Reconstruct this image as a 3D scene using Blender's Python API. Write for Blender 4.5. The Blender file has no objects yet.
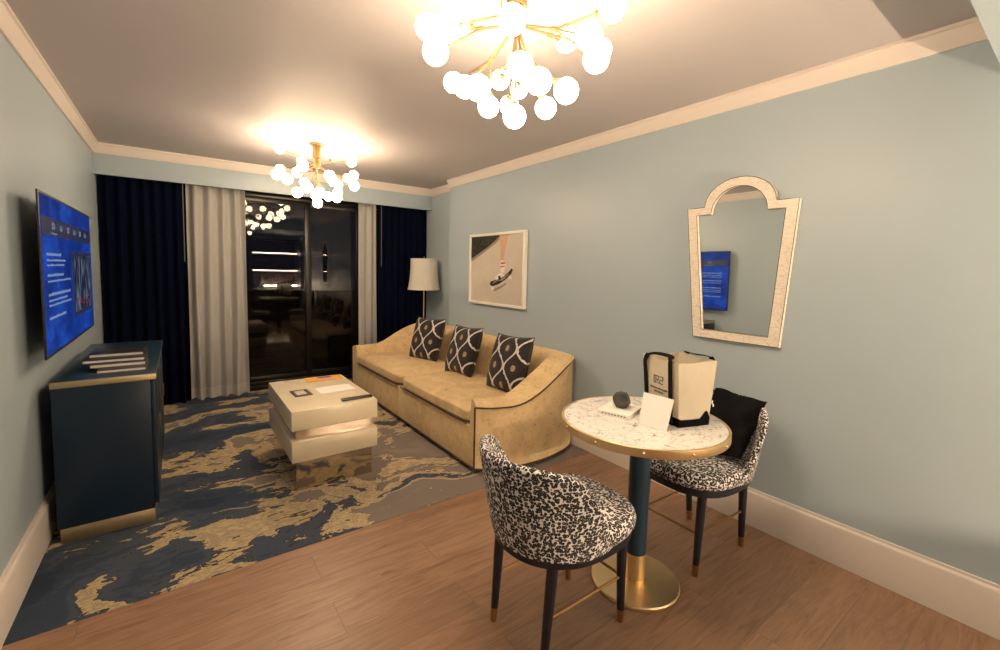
import bpy, bmesh, math, random
from mathutils import Vector, Matrix
random.seed(7)
C = bpy.context.scene.collection
PI = math.pi

# ------------------------------------------------------------------ helpers
def link(o):
    C.objects.link(o)
    return o

def thing(name, label, cat, loc=(0, 0, 0), rz=0.0, group=None):
    o = bpy.data.objects.new(name, None)
    o.empty_display_size = 0.05
    o.location = loc
    o.rotation_euler = (0, 0, rz)
    link(o)
    tag(o, label, cat, group)
    return o

def tag(o, label, cat, group=None):
    o['label'] = label
    o['category'] = cat
    if group:
        o['group'] = group
    return o

def wmat(o):
    m = Matrix.Translation(o.location) @ o.rotation_euler.to_matrix().to_4x4()
    if o.parent:
        m = wmat(o.parent) @ m
    return m

def obj(name, bm, mat, parent=None, world=False, smooth=35, loc=None, label=None):
    """link the bmesh as ONE mesh object; world=True: verts are in world coordinates"""
    if world and parent is not None:
        bmesh.ops.transform(bm, matrix=wmat(parent).inverted(), verts=bm.verts)
    me = bpy.data.meshes.new(name)
    bm.normal_update()
    bm.to_mesh(me)
    bm.free()
    for m in (mat if isinstance(mat, (list, tuple)) else [mat]):
        me.materials.append(m)
    if smooth:
        for p in me.polygons:
            p.use_smooth = True
        me.set_sharp_from_angle(angle=math.radians(smooth))
    o = bpy.data.objects.new(name, me)
    link(o)
    if loc:
        o.location = loc
    if parent is not None:
        o.parent = parent
    if label:
        o['label'] = label
    return o

def struct(name, bm, mat, parent=None, smooth=35, loc=None):
    """setting piece: origin moved to its middle"""
    if parent is None and loc is None:
        xs = [v.co.copy() for v in bm.verts]
        c = Vector([(min(v[i] for v in xs) + max(v[i] for v in xs)) / 2 for i in range(3)])
        bmesh.ops.translate(bm, vec=-c, verts=bm.verts)
        loc = c
    o = obj(name, bm, mat, parent, smooth=smooth, loc=loc)
    if parent is None:
        o['kind'] = 'structure'
    return o

def box(bm, x0, x1, y0, y1, z0, z1, bev=0.0, seg=2, mi=0, M=None):
    vs = [bm.verts.new((x, y, z)) for x in (x0, x1) for y in (y0, y1) for z in (z0, z1)]
    idx = [(0, 1, 3, 2), (4, 6, 7, 5), (0, 4, 5, 1), (2, 3, 7, 6), (0, 2, 6, 4), (1, 5, 7, 3)]
    fs = [bm.faces.new([vs[i] for i in f]) for f in idx]
    for f in fs:
        f.material_index = mi
    if bev:
        es = list({e for f in fs for e in f.edges})
        r = bmesh.ops.bevel(bm, geom=es, offset=bev, segments=seg, affect='EDGES', profile=0.5, clamp_overlap=True)
        vs = list({v for f in r['faces'] for v in f.verts} | {v for v in vs if v.is_valid})
    if M is not None:
        bmesh.ops.transform(bm, matrix=M, verts=[v for v in vs if v.is_valid])
    return vs

def nbm():
    return bmesh.new()

def frame_of(d):
    d = d.normalized()
    a = Vector((0, 0, 1)) if abs(d.z) < 0.95 else Vector((1, 0, 0))
    u = d.cross(a).normalized()
    return u, d.cross(u).normalized()

def tube(bm, pts, r, n=10, caps=True, mi=0):
    pts = [Vector(p) for p in pts]
    rs = r if isinstance(r, (list, tuple)) else [r] * len(pts)
    rings = []
    u = None
    for i, p in enumerate(pts):
        d = (pts[min(i + 1, len(pts) - 1)] - pts[max(i - 1, 0)])
        if u is None:
            u, v = frame_of(d)
        else:
            d = d.normalized()
            u = (u - d * u.dot(d)).normalized()
            v = d.cross(u)
        rings.append([bm.verts.new(p + (u * math.cos(2 * PI * k / n) + v * math.sin(2 * PI * k / n)) * rs[i]) for k in range(n)])
    for a, b in zip(rings, rings[1:]):
        for k in range(n):
            f = bm.faces.new((a[k], a[(k + 1) % n], b[(k + 1) % n], b[k]))
            f.material_index = mi
    if caps:
        bm.faces.new(rings[0][::-1]).material_index = mi
        bm.faces.new(rings[-1]).material_index = mi
    return rings

def lathe(bm, prof, c=(0, 0, 0), n=48, mi=0, closed=False):
    """prof: (r, z) list"""
    rings = []
    for r, z in prof:
        if r < 1e-6:
            rings.append([bm.verts.new((c[0], c[1], c[2] + z))])
        else:
            rings.append([bm.verts.new((c[0] + r * math.cos(2 * PI * k / n), c[1] + r * math.sin(2 * PI * k / n), c[2] + z)) for k in range(n)])
    for a, b in zip(rings, rings[1:]):
        for k in range(n):
            q = []
            for w in (a[k % len(a)], a[(k + 1) % len(a)], b[(k + 1) % len(b)], b[k % len(b)]):
                if w not in q:
                    q.append(w)
            if len(q) > 2:
                bm.faces.new(q).material_index = mi
    bmesh.ops.recalc_face_normals(bm, faces=bm.faces)

def sphere(bm, c, r, u=20, v=12):
    n0 = len(bm.verts)
    bmesh.ops.create_uvsphere(bm, u_segments=u, v_segments=v, radius=r, matrix=Matrix.Translation(c))

def prism(bm, poly, axis, a0, a1, mi=0, bev=0.0):
    """poly: 2-D points, extruded along axis ('x','y','z') from a0 to a1"""
    def P(p, a):
        return {'x': (a, p[0], p[1]), 'y': (p[0], a, p[1]), 'z': (p[0], p[1], a)}[axis]
    A = [bm.verts.new(P(p, a0)) for p in poly]
    B = [bm.verts.new(P(p, a1)) for p in poly]
    n = len(poly)
    fs = [bm.faces.new(A[::-1]), bm.faces.new(B)]
    for k in range(n):
        fs.append(bm.faces.new((A[k], A[(k + 1) % n], B[(k + 1) % n], B[k])))
    for f in fs:
        f.material_index = mi
    bmesh.ops.recalc_face_normals(bm, faces=fs)
    if bev:
        es = list({e for f in fs[:2] for e in f.edges})
        bmesh.ops.bevel(bm, geom=es, offset=bev, segments=2, affect='EDGES', clamp_overlap=True)
    return A + B

def grid(bm, P, nu, nv, mi=0, wrap_u=False):
    V = [[bm.verts.new(P(i, j)) for j in range(nv)] for i in range(nu)]
    fs = []
    for i in range(nu if wrap_u else nu - 1):
        for j in range(nv - 1):
            i2 = (i + 1) % nu
            f = bm.faces.new((V[i][j], V[i2][j], V[i2][j + 1], V[i][j + 1]))
            f.material_index = mi
            fs.append(f)
    return V, fs

def catmull(pts, per=8):
    pts = [Vector(p) for p in pts]
    out = []
    n = len(pts)
    for i in range(n - 1):
        p0, p1, p2, p3 = pts[max(i - 1, 0)], pts[i], pts[i + 1], pts[min(i + 2, n - 1)]
        for k in range(per):
            t = k / per
            out.append(0.5 * ((2 * p1) + (p2 - p0) * t + (2 * p0 - 5 * p1 + 4 * p2 - p3) * t * t + (3 * p1 - p0 - 3 * p2 + p3) * t ** 3))
    out.append(pts[-1])
    return out

def lerp(a, b, t):
    return a + (b - a) * t

def sstep(a, b, x):
    t = min(1, max(0, (x - a) / (b - a)))
    return t * t * (3 - 2 * t)

# ------------------------------------------------------------------ materials
class MT:
    def __init__(self, name):
        self.m = bpy.data.materials.new(name)
        self.m.use_nodes = True
        self.nt = self.m.node_tree
        self.N = self.nt.nodes
        self.b = self.N['Principled BSDF']
        self.out = self.N['Material Output']

    def new(self, t, **kw):
        n = self.N.new(t)
        for k, v in kw.items():
            setattr(n, k, v)
        return n

    def put(self, s, v):
        if isinstance(v, bpy.types.NodeSocket):
            self.nt.links.new(v, s)
        elif isinstance(v, (tuple, list)) and len(v) == 3 and s.type == 'RGBA':
            s.default_value = (*v, 1)
        else:
            s.default_value = v

    def math(self, op, a, b=None, c=None):
        n = self.new('ShaderNodeMath', operation=op)
        self.put(n.inputs[0], a)
        if b is not None:
            self.put(n.inputs[1], b)
        if c is not None:
            self.put(n.inputs[2], c)
        return n.outputs[0]

    def coord(self, kind='Object', scale=(1, 1, 1), loc=(0, 0, 0), rot=(0, 0, 0)):
        t = self.new('ShaderNodeTexCoord')
        mp = self.new('ShaderNodeMapping')
        self.nt.links.new(t.outputs[kind], mp.inputs[0])
        mp.inputs['Scale'].default_value = scale
        mp.inputs['Location'].default_value = loc
        mp.inputs['Rotation'].default_value = rot
        return mp.outputs[0]

    def noise(self, v, scale, detail=4, rough=.55, dist=0.0, col=False):
        n = self.new('ShaderNodeTexNoise')
        self.put(n.inputs['Vector'], v)
        n.inputs['Scale'].default_value = scale
        n.inputs['Detail'].default_value = detail
        n.inputs['Roughness'].default_value = rough
        n.inputs['Distortion'].default_value = dist
        return n.outputs['Color' if col else 'Fac']

    def vor(self, v, scale, feature='F1', out='Distance', rand=1.0):
        n = self.new('ShaderNodeTexVoronoi', feature=feature)
        self.put(n.inputs['Vector'], v)
        n.inputs['Scale'].default_value = scale
        n.inputs['Randomness'].default_value = rand
        return n.outputs[out]

    def ramp(self, f, stops, interp='LINEAR'):
        n = self.new('ShaderNodeValToRGB')
        self.put(n.inputs[0], f)
        cr = n.color_ramp
        cr.interpolation = interp
        while len(cr.elements) < len(stops):
            cr.elements.new(0.5)
        for e, (p, c) in zip(cr.elements, stops):
            e.position = p
            e.color = (*c, 1) if len(c) == 3 else c
        return n.outputs[0]

    def mix(self, f, a, b, blend='MIX'):
        n = self.new('ShaderNodeMix', data_type='RGBA', blend_type=blend)
        self.put(n.inputs[0], f)
        self.put(n.inputs[6], a)
        self.put(n.inputs[7], b)
        return n.outputs[2]

    def set(self, base=None, rough=None, metal=None, emit=None, es=None, sheen=None, coat=None, spec=None, sss=None):
        b = self.b
        for k, v in (('Base Color', base), ('Roughness', rough), ('Metallic', metal), ('Emission Color', emit), ('Emission Strength', es),
                     ('Sheen Weight', sheen), ('Coat Weight', coat), ('Specular IOR Level', spec)):
            if v is not None:
                self.put(b.inputs[k], v)
        return self

    def bump(self, h, strength=.2, dist=.01):
        n = self.new('ShaderNodeBump')
        n.inputs['Strength'].default_value = strength
        n.inputs['Distance'].default_value = dist
        self.put(n.inputs['Height'], h)
        self.nt.links.new(n.outputs[0], self.b.inputs['Normal'])
        return self

def simple(name, base, rough=.5, metal=0, var=.08, vscale=18, bump=0, bscale=200, **kw):
    t = MT(name)
    v = t.coord()
    f = t.noise(v, vscale, 3)
    c = t.mix(f, tuple(x * (1 - var) for x in base), tuple(min(1, x * (1 + var)) for x in base))
    t.set(base=c, rough=rough, metal=metal, **kw)
    if bump:
        t.bump(t.noise(v, bscale, 2), bump, .004)
    return t.m

M = {}
M['wall'] = simple('sage blue wall paint', (.395, .482, .548), .37, var=.02, vscale=3, bump=.04, bscale=160, spec=.35)
M['ceiling'] = simple('white ceiling paint', (.51, .485, .50), .6, var=.02, vscale=3, bump=.04, bscale=120)
M['trim'] = simple('cream white trim paint', (.70, .64, .595), .4, var=.02, vscale=5)
M['navy_paint'] = simple('navy lacquer', (.012, .034, .058), .28, var=.15, vscale=6)
M['teal_lacquer'] = simple('teal lacquer', (.0065, .016, .033), .38, var=.18, vscale=5, spec=.3)
M['brass'] = simple('brushed brass', (.80, .60, .34), .42, 1, var=.06, vscale=60)
M['lamp_brass'] = simple('lamp brass', (.27, .185, .085), .5, 1, var=.08, vscale=60)
M['brass_dull'] = simple('satin brass', (.46, .37, .22), .48, 1, var=.1, vscale=40)
M['brass_dark'] = simple('aged brass', (.42, .25, .10), .35, 1, var=.1, vscale=40)
M['black_wood'] = simple('ebonised wood', (.008, .0085, .017), .4, var=.3, vscale=30)
M['cream_lacquer'] = simple('cream lacquer', (.72, .63, .46), .3, var=.03, vscale=6)
M['bronze_mirror'] = simple('bronze mirror', (.62, .55, .45), .10, 1, var=.02)
M['silver_mirror'] = simple('silvered glass', (.86, .88, .86), .015, 1, var=.005)
M['black_plastic'] = simple('black plastic', (.012, .012, .013), .35, var=.1)
M['black_cloth'] = simple('black cloth', (.006, .006, .007), .9, var=.3, vscale=80, bump=.2, bscale=600, spec=.1)
M['black_web'] = simple('black webbing', (.006, .006, .008), .85, var=.2, vscale=80, bump=.3, bscale=900, spec=.15)
M['canvas'] = simple('natural canvas', (.82, .75, .62), .85, var=.05, vscale=25, bump=.2, bscale=900)
M['paper'] = simple('white paper', (.86, .84, .80), .7, var=.02)
M['page'] = simple('book pages', (.62, .60, .55), .8, var=.06, vscale=60)
M['ink'] = simple('grey ink', (.10, .10, .10), .8)
M['ink_light'] = simple('pale grey ink', (.45, .45, .44), .8)
M['bronze_frame'] = simple('dark bronze aluminium', (.010, .0085, .0075), .3, .4, var=.1)
M['lampshade'] = simple('cream lamp shade linen', (.93, .91, .85), .85, var=.03, vscale=40, bump=.1, bscale=700)
M['picture_frame'] = simple('white painted wood', (.80, .77, .70), .4, var=.03)
M['dark_board'] = simple('dark bar joinery', (.030, .018, .013), .35, var=.2, vscale=12)
M['balcony'] = simple('dark balcony concrete', (.05, .045, .045), .8, var=.2, vscale=6)
M['orange_paper'] = simple('orange and yellow leaflet', (.70, .36, .08), .5, var=.3, vscale=14)
M['blue_paper'] = simple('blue print', (.04, .06, .32), .5)
M['stone'] = simple('dark grey stone', (.06, .06, .056), .2, var=.5, vscale=25)
M['dark_card'] = simple('dark brown card', (.075, .05, .045), .6, var=.3, vscale=60)
M['navy_fabric'] = simple('navy velvet', (.0032, .0065, .027), .9, var=.2, vscale=40, bump=.1, bscale=500, spec=.12)
M['wand'] = simple('grey wand', (.17, .17, .17), .5)
M['rubber'] = simple('dark felt', (.015, .014, .013), .9)

def sheer_mat():
    t = MT('greige linen')
    v = t.coord(scale=(1, 1, .25))
    f = t.noise(v, 160, 3)
    g = t.noise(t.coord(scale=(4, 4, 60)), 30, 2)
    c = t.mix(f, (.66, .65, .64), (.83, .82, .80))
    c = t.mix(t.math('MULTIPLY', g, .25), c, (.58, .56, .54))
    t.set(base=c, rough=.85)
    t.bump(f, .15, .002)
    return t.m
M['sheer'] = sheer_mat()
M['hem'] = simple('greige linen hem', (.84, .83, .80), .85, var=.06, vscale=60)

def wood_floor():
    t = MT('oak plank floor')
    v = t.coord(loc=(.13, .06, 0))
    br = t.new('ShaderNodeTexBrick')
    br.offset = .37
    br.offset_frequency = 2
    t.put(br.inputs['Vector'], v)
    br.inputs['Scale'].default_value = 1
    br.inputs['Brick Width'].default_value = 1.35
    br.inputs['Row Height'].default_value = .185
    br.inputs['Mortar Size'].default_value = .0016
    br.inputs['Mortar Smooth'].default_value = .1
    br.inputs['Bias'].default_value = 0
    br.inputs['Color1'].default_value = (0, 0, 0, 1)
    br.inputs['Color2'].default_value = (1, 1, 1, 1)
    br.inputs['Mortar'].default_value = (.5, .5, .5, 1)
    off = t.new('ShaderNodeVectorMath', operation='MULTIPLY_ADD')
    t.put(off.inputs[0], br.outputs['Color'])
    off.inputs[1].default_value = (7, 5, 3)
    mp = t.coord(scale=(1.1, 9, 9))
    t.put(off.inputs[2], mp)
    grain = t.noise(off.outputs[0], 3.2, 7, .62, 1.2)
    fine = t.noise(t.coord(scale=(4, 90, 1)), 3, 3)
    c = t.ramp(grain, [(.22, (.13, .072, .044)), (.38, (.255, .148, .092)), (.55, (.325, .195, .122)), (.8, (.385, .24, .155))])
    tone = t.ramp(br.outputs['Color'], [(0, (.84, .82, .80)), (.5, (1, 1, 1)), (1, (1.0, .95, .90))])
    c = t.mix(1.0, c, tone, 'MULTIPLY')
    c = t.mix(t.math('MULTIPLY', fine, .22), c, (.20, .12, .08))
    knots = t.noise(t.coord(scale=(2.2, 11, 1), loc=(.4, .2, 0)), 1.7, 3, .5, .4)
    kn = t.ramp(knots, [(.70, (0, 0, 0)), (.76, (1, 1, 1))])
    c = t.mix(t.math('MULTIPLY', kn, .55), c, (.075, .04, .025))
    c = t.mix(br.outputs['Fac'], c, (.19, .115, .075))
    t.set(base=c, rough=t.ramp(grain, [(.3, (.42,) * 3), (.7, (.33,) * 3)]), spec=.4)
    h = t.math('SUBTRACT', t.math('MULTIPLY', fine, .3), br.outputs['Fac'])
    t.bump(h, .25, .002)
    return t.m
M['floor'] = wood_floor()

def rug_mat():
    t = MT('blue and gold abstract carpet')
    w = t.noise(t.coord(), 1.4, 3, .5, 0, True)
    ad = t.new('ShaderNodeVectorMath', operation='MULTIPLY_ADD')
    t.put(ad.inputs[0], w)
    ad.inputs[1].default_value = (.9, .9, 0)
    t.put(ad.inputs[2], t.coord(scale=(.66, 1.2, 1), rot=(0, 0, .15), loc=RUGOFF))
    n = t.noise(ad.outputs[0], 1.6, 9, .58, .5)
    fine = t.noise(t.coord(scale=(1, 3.2, 1), rot=(0, 0, .15)), 12, 4, .6, .6)
    sx = t.new('ShaderNodeSeparateXYZ')
    t.put(sx.inputs[0], t.coord())
    f = t.math('ADD', n, t.math('MULTIPLY', t.math('SUBTRACT', fine, .5), .12))
    f = t.math('ADD', f, t.math('MULTIPLY', t.math('SUBTRACT', sx.outputs[0], .25), .055))
    f = t.math('ADD', t.math('MULTIPLY', t.math('SUBTRACT', f, .5), 1.25), .5)
    c = t.ramp(f, [(0, (.016, .030, .062)), (.36, (.028, .046, .082)), (.43, (.050, .068, .105)), (.488, (.024, .030, .040)), (.497, (.50, .39, .22)),
                   (.520, (.36, .285, .195)), (.545, (.52, .41, .24)), (.572, (.06, .064, .072)), (.582, (.215, .18, .16)), (.70, (.25, .21, .185))], 'CONSTANT')
    pile = t.noise(t.coord(), 420, 2)
    c = t.mix(t.math('MULTIPLY', pile, .35), c, t.mix(1.0, c, (.45, .45, .45), 'MULTIPLY'))
    t.set(base=c, rough=.95, sheen=.1, spec=.1)
    t.bump(pile, .5, .004)
    return t.m
RUGOFF = (3.1, 1.7, 0)
M['rug'] = rug_mat()

def leopard():
    t = MT('leopard print fabric')
    v = t.coord()
    w = t.noise(v, 40, 3, .5, 0, True)
    ad = t.new('ShaderNodeVectorMath', operation='MULTIPLY_ADD')
    t.put(ad.inputs[0], w)
    ad.inputs[1].default_value = (.009, .009, .009)
    t.put(ad.inputs[2], v)
    d = t.vor(ad.outputs[0], 88, 'F1', rand=.7)
    e = t.noise(v, 210, 2)
    f = t.math('ADD', d, t.math('MULTIPLY', t.math('SUBTRACT', e, .5), .24))
    c = t.ramp(f, [(0, (.42, .38, .34)), (.15, (.010, .010, .016)), (.575, (.74, .71, .70))], 'CONSTANT')
    t.set(base=c, rough=.8, sheen=.1)
    t.bump(e, .1, .002)
    return t.m
M['leopard'] = leopard()

def ikat():
    t = MT('ogee ikat fabric')
    v = t.coord(scale=(1 / .235, 1 / .30, 1), loc=(.15, .12, 0))
    wob = t.noise(t.coord(), 45, 2)
    s = t.new('ShaderNodeSeparateXYZ')
    t.put(s.inputs[0], v)
    x = t.math('ADD', s.outputs[0], t.math('MULTIPLY', t.math('SUBTRACT', wob, .5), .09))
    y = t.math('ADD', s.outputs[1], t.math('MULTIPLY', t.math('SUBTRACT', wob, .5), .05))
    cy = t.math('COSINE', t.math('MULTIPLY', y, 2 * PI))
    a = t.math('MULTIPLY', cy, .228)
    w1 = t.math('PINGPONG', t.math('SUBTRACT', x, a), .5)
    w2 = t.math('PINGPONG', t.math('ADD', t.math('SUBTRACT', x, .5), a), .5)
    d = t.math('MINIMUM', w1, w2)
    cx = t.math('COSINE', t.math('MULTIPLY', t.math('SUBTRACT', x, .75), 2 * PI))
    e = t.math('MULTIPLY', cx, cy)
    body = t.ramp(e, [(0, (.013, .010, .012)), (.52, (.04, .028, .04)), (.62, (.013, .010, .012)), (.84, (.36, .25, .14))], 'CONSTANT')
    c = t.mix(t.ramp(d, [(0, (1, 1, 1)), (.040, (0, 0, 0))], 'CONSTANT'), body, (.62, .58, .56))
    t.set(base=c, rough=.8, sheen=.1)
    t.bump(t.noise(t.coord(), 500, 2), .15, .002)
    return t.m
M['ikat'] = ikat()

def velvet():
    t = MT('gold tan velvet')
    v = t.coord()
    n = t.noise(v, 5, 6, .65, .8)
    f = t.noise(v, 24, 5, .7, 1.5)
    c = t.ramp(n, [(.3, (.53, .375, .19)), (.55, (.67, .495, .265)), (.75, (.76, .585, .335))])
    c = t.mix(t.ramp(f, [(.55, (0, 0, 0)), (.68, (.7, .7, .7))]), c, (.27, .17, .085))
    t.set(base=c, rough=.7, sheen=.35)
    t.b.inputs['Sheen Tint'].default_value = (1, .85, .6, 1)
    t.bump(t.noise(v, 300, 2), .1, .002)
    return t.m
M['velvet'] = velvet()
M['piping'] = simple('dark brown piping', (.05, .028, .022), .7, var=.2)

def marble():
    t = MT('white veined terrazzo marble')
    v = t.coord()
    w = t.noise(v, 14, 4, .6, 0, True)
    ad = t.new('ShaderNodeVectorMath', operation='MULTIPLY_ADD')
    t.put(ad.inputs[0], w)
    ad.inputs[1].default_value = (.10, .10, 0)
    t.put(ad.inputs[2], v)
    d = t.vor(ad.outputs[0], 27, 'DISTANCE_TO_EDGE')
    br = t.noise(v, 22, 3)
    vein = t.ramp(t.math('ADD', d, t.math('MULTIPLY', t.math('SUBTRACT', br, .425), .30)), [(0, (.26, .25, .245)), (.025, (.50, .49, .47)), (.06, (.78, .76, .73)), (.5, (.82, .80, .77))])
    t.set(base=vein, rough=.16, spec=.5)
    return t.m
M['marble'] = marble()

def bone():
    t = MT('bone inlay frame')
    v = t.coord()
    d = t.vor(t.coord(scale=(1, 9, 28)), 1.9, 'DISTANCE_TO_EDGE')
    f = t.noise(v, 60, 3)
    c = t.mix(f, (.76, .69, .58), (.86, .81, .72))
    c = t.mix(t.ramp(d, [(0, (.5, .5, .5)), (.05, (0, 0, 0))]), c, (.40, .30, .20))
    t.set(base=c, rough=.35)
    return t.m
M['bone'] = bone()

def emit_mat(name, col, s, var=0.0):
    t = MT(name)
    c = col
    if var:
        n = t.noise(t.coord(), 9, 2)
        c = t.mix(t.math('MULTIPLY', n, var), col, tuple(x * .8 for x in col))
    t.set(base=(.02, .02, .02) if s < 3 else (.8, .78, .72), rough=.3, emit=c, es=s)
    return t.m
GLOBE = 11.0
M['globe'] = emit_mat('lit opal glass globe', (1.0, .735, .475), GLOBE)
M['led'] = emit_mat('warm led strip', (1.0, .74, .48), 30)
M['led_strong'] = emit_mat('bright counter led strip', (1.0, .74, .48), 430)

def screen_mat():
    t = MT('blue tv picture')
    v = t.coord(scale=(1, 1, 1))
    a = t.noise(v, 3.0, 4, .6, .6)
    b = t.noise(t.coord(scale=(1, 1, 4)), 9, 5, .7, .8)
    c = t.ramp(t.math('ADD', t.math('MULTIPLY', a, .6), t.math('MULTIPLY', b, .4)), [(.33, (.002, .012, .085)), (.5, (.004, .035, .27)), (.62, (.012, .09, .55)), (.75, (.06, .22, .8))])
    t.set(base=(.01, .01, .012), rough=.12, emit=c, es=.20)
    return t.m
M['screen'] = screen_mat()
M['screen_white'] = emit_mat('white screen text', (.40, .60, 1.0), .085)
M['screen_dark'] = emit_mat('dark screen band', (.002, .006, .035), .3)
M['screen_red'] = emit_mat('red screen flowers', (.75, .06, .10), .06, .5)
def tvphoto():
    t = MT('grey screen photograph')
    n = t.noise(t.coord(scale=(1, 5, 1.6)), 4.2, 4, .6, .5)
    t.set(base=(.01, .01, .01), rough=.15, emit=t.ramp(n, [(.40, (.002, .005, .03)), (.52, (.05, .09, .20)), (.62, (.30, .38, .50))]), es=.09)
    return t.m
M['screen_grey'] = tvphoto()

def glass_mat():
    t = MT('dark window glass')
    fr = t.new('ShaderNodeFresnel')
    fr.inputs[0].default_value = 1.44
    tr = t.new('ShaderNodeBsdfTransparent')
    tr.inputs[0].default_value = (.55, .55, .55, 1)
    gl = t.new('ShaderNodeBsdfGlossy')
    gl.inputs['Roughness'].default_value = .012
    mx = t.new('ShaderNodeMixShader')
    t.put(mx.inputs[0], fr.outputs[0])
    t.put(mx.inputs[1], tr.outputs[0])
    t.put(mx.inputs[2], gl.outputs[0])
    t.put(t.out.inputs[0], mx.outputs[0])
    return t.m
M['glass'] = glass_mat()

def print_mats():
    t = MT('beige pavement print')
    n = t.noise(t.coord(), 9, 4)
    t.set(base=t.mix(n, (.52, .47, .40), (.62, .57, .49)), rough=.5)
    t2 = MT('dark leaves print')
    n = t2.noise(t2.coord(), 40, 4)
    t2.set(base=t2.ramp(n, [(.45, (.008, .009, .006)), (.62, (.05, .055, .035))]), rough=.5)
    return t.m, t2.m
M['print_ground'], M['print_leaves'] = print_mats()
M['print_skin'] = simple('skin print', (.62, .37, .25), .5, var=.12, vscale=25)
M['print_white'] = simple('white sock print', (.75, .70, .66), .5)
M['print_black'] = simple('black print', (.02, .018, .018), .5)
M['print_red'] = simple('red print', (.45, .08, .07), .5)
M['print_grey'] = simple('grey shadow shape print', (.28, .24, .19), .5)

# ------------------------------------------------------------------ the room
XL, XR, XR2, YSTEP, YV, ZC = -.58, 2.636, 2.761, 4.645, 5.341, 2.48
YB, YW, YR = -1.75, 5.66, 2.307

bm = nbm(); box(bm, XL - .1, XR + .3, YB - .1, YR, -.06, 0); struct('floor', bm, M['floor'])
bm = nbm(); box(bm, XL - .1, XR2 + .3, YR, YW + .1, -.08, -.014); struct('floor_screed', bm, M['balcony'])
bm = nbm(); box(bm, XL - .1, XR2 + .2, YB - .1, YW + .1, ZC, ZC + .1); struct('ceiling', bm, M['ceiling'])
bm = nbm(); box(bm, XL - .12, XL, YB - .1, YW + .1, -.08, ZC); struct('wall_left', bm, M['wall'])
bm = nbm(); prism(bm, [(XR, YB - .1), (XR + .3, YB - .1), (XR + .3, YW + .1), (XR2, YW + .1), (XR2, YSTEP), (XR, YSTEP)], 'z', -.08, ZC); struct('wall_right', bm, M['wall'])
bm = nbm(); box(bm, XL, XR, YB - .12, YB, -.06, ZC); struct('wall_entry', bm, M['wall'])
bm = nbm(); box(bm, XL, XR2, YV, YV + .03, 2.21, ZC, .002); struct('wall_valance', bm, M['wall'])
# lower entry ceiling in front of the camera
bm = nbm(); box(bm, XL, XR, YB, .285, 2.245, ZC); struct('ceiling_entry', bm, M['wall'])
# window wall with opening
bm = nbm()
box(bm, XL, -.30, YW - .02, YW + .1, -.014, ZC)
box(bm, 2.45, XR2, YW - .02, YW + .1, -.014, ZC)
box(bm, -.30, 2.45, YW - .02, YW + .1, 2.24, ZC)
struct('wall_window', bm, M['balcony'])

crown = [(0, 0), (.010, 0), (.016, .010), (.038, .068), (.046, .073), (.046, .087), (0, .087)]
z0 = ZC - .087
bm = nbm(); prism(bm, [(XL + p, z0 + q) for p, q in crown], 'y', .285, YV); struct('trim_1', bm, M['trim'])
bm = nbm(); prism(bm, [(YV - p, z0 + q) for p, q in crown], 'x', XL, XR2); struct('trim_2', bm, M['trim'])
bm = nbm(); prism(bm, [(XR - p, z0 + q) for p, q in crown], 'y', .285, YSTEP); struct('trim_3', bm, M['trim'])
bm = nbm(); prism(bm, [(XR2 - p, z0 + q) for p, q in crown], 'y', YSTEP, YV); struct('trim_4', bm, M['trim'])
base = [(0, 0), (.020, 0), (.020, .188), (.017, .196), (.011, .202), (.009, .214), (0, .214)]
bm = nbm(); prism(bm, [(XL + p, q) for p, q in base], 'y', YB, 5.45); struct('baseboard_left', bm, M['trim'])
bm = nbm(); prism(bm, [(XR - p, q) for p, q in base], 'y', YB, YSTEP); struct('baseboard_right', bm, M['trim'])
bm = nbm(); prism(bm, [(XR2 - p, q) for p, q in base], 'y', YSTEP, 5.45); struct('baseboard_recess', bm, M['trim'])

# carpet
bm = nbm(); box(bm, XL + .02, XR - .02, YR, YSTEP, -.012, .002); box(bm, XL + .02, XR2 - .02, YSTEP + .0005, YW - .03, -.012, .002)
rug = obj('rug', bm, M['rug'])
tag(rug, 'blue, gold and taupe patterned carpet covering the lounge floor', 'carpet')

# sliding window
w = bpy.data.objects.new('window_1', None); link(w); w.location = (1.1, YW, .0); w['kind'] = 'structure'
def wobj(name, bm, m):
    return obj(name, bm, m, w, world=True)
bm = nbm()
box(bm, -.30, 2.45, YW - .05, YW + .06, .002, .05, .004); box(bm, -.30, 2.45, YW - .03, YW + .05, .05, .095, .004)
box(bm, -.30, 2.45, YW - .05, YW + .06, 2.19, 2.24, .004)
box(bm, -.30, -.25, YW - .05, YW + .06, .05, 2.19, .004); box(bm, 2.40, 2.45, YW - .05, YW + .06, .05, 2.19, .004)
wobj('window_frame', bm, M['bronze_frame'])
def sash(x0, x1, y, wl, wr):
    bm = nbm()
    box(bm, x0, x0 + wl, y - .018, y + .018, .10, 2.19, .003); box(bm, x1 - wr, x1, y - .018, y + .018, .10, 2.19, .003)
    box(bm, x0 + wl, x1 - wr, y - .018, y + .018, .10, .155, .003); box(bm, x0 + wl, x1 - wr, y - .018, y + .018, 2.14, 2.19, .003)
    s = wobj('sash', bm, M['bronze_frame'])
    bm = nbm(); box(bm, x0 + wl, x1 - wr, y - .003, y + .003, .155, 2.14)
    g = obj('pane', bm, M['glass'], s, world=True)
    return s
sash(-.25, 1.30, YW - .022, .06, .065)
s2 = sash(1.24, 2.40, YW + .022, .065, .06)
bm = nbm(); box(bm, 1.86, 1.99, YW + .0, YW + .042, .10, 2.19, .003); wobj('mullion', bm, M['bronze_frame'])
bm = nbm(); box(bm, 1.335, 1.36, YW - .03, YW - .012, .95, 1.15, .004); wobj('handle', bm, M['bronze_frame'])
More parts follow.
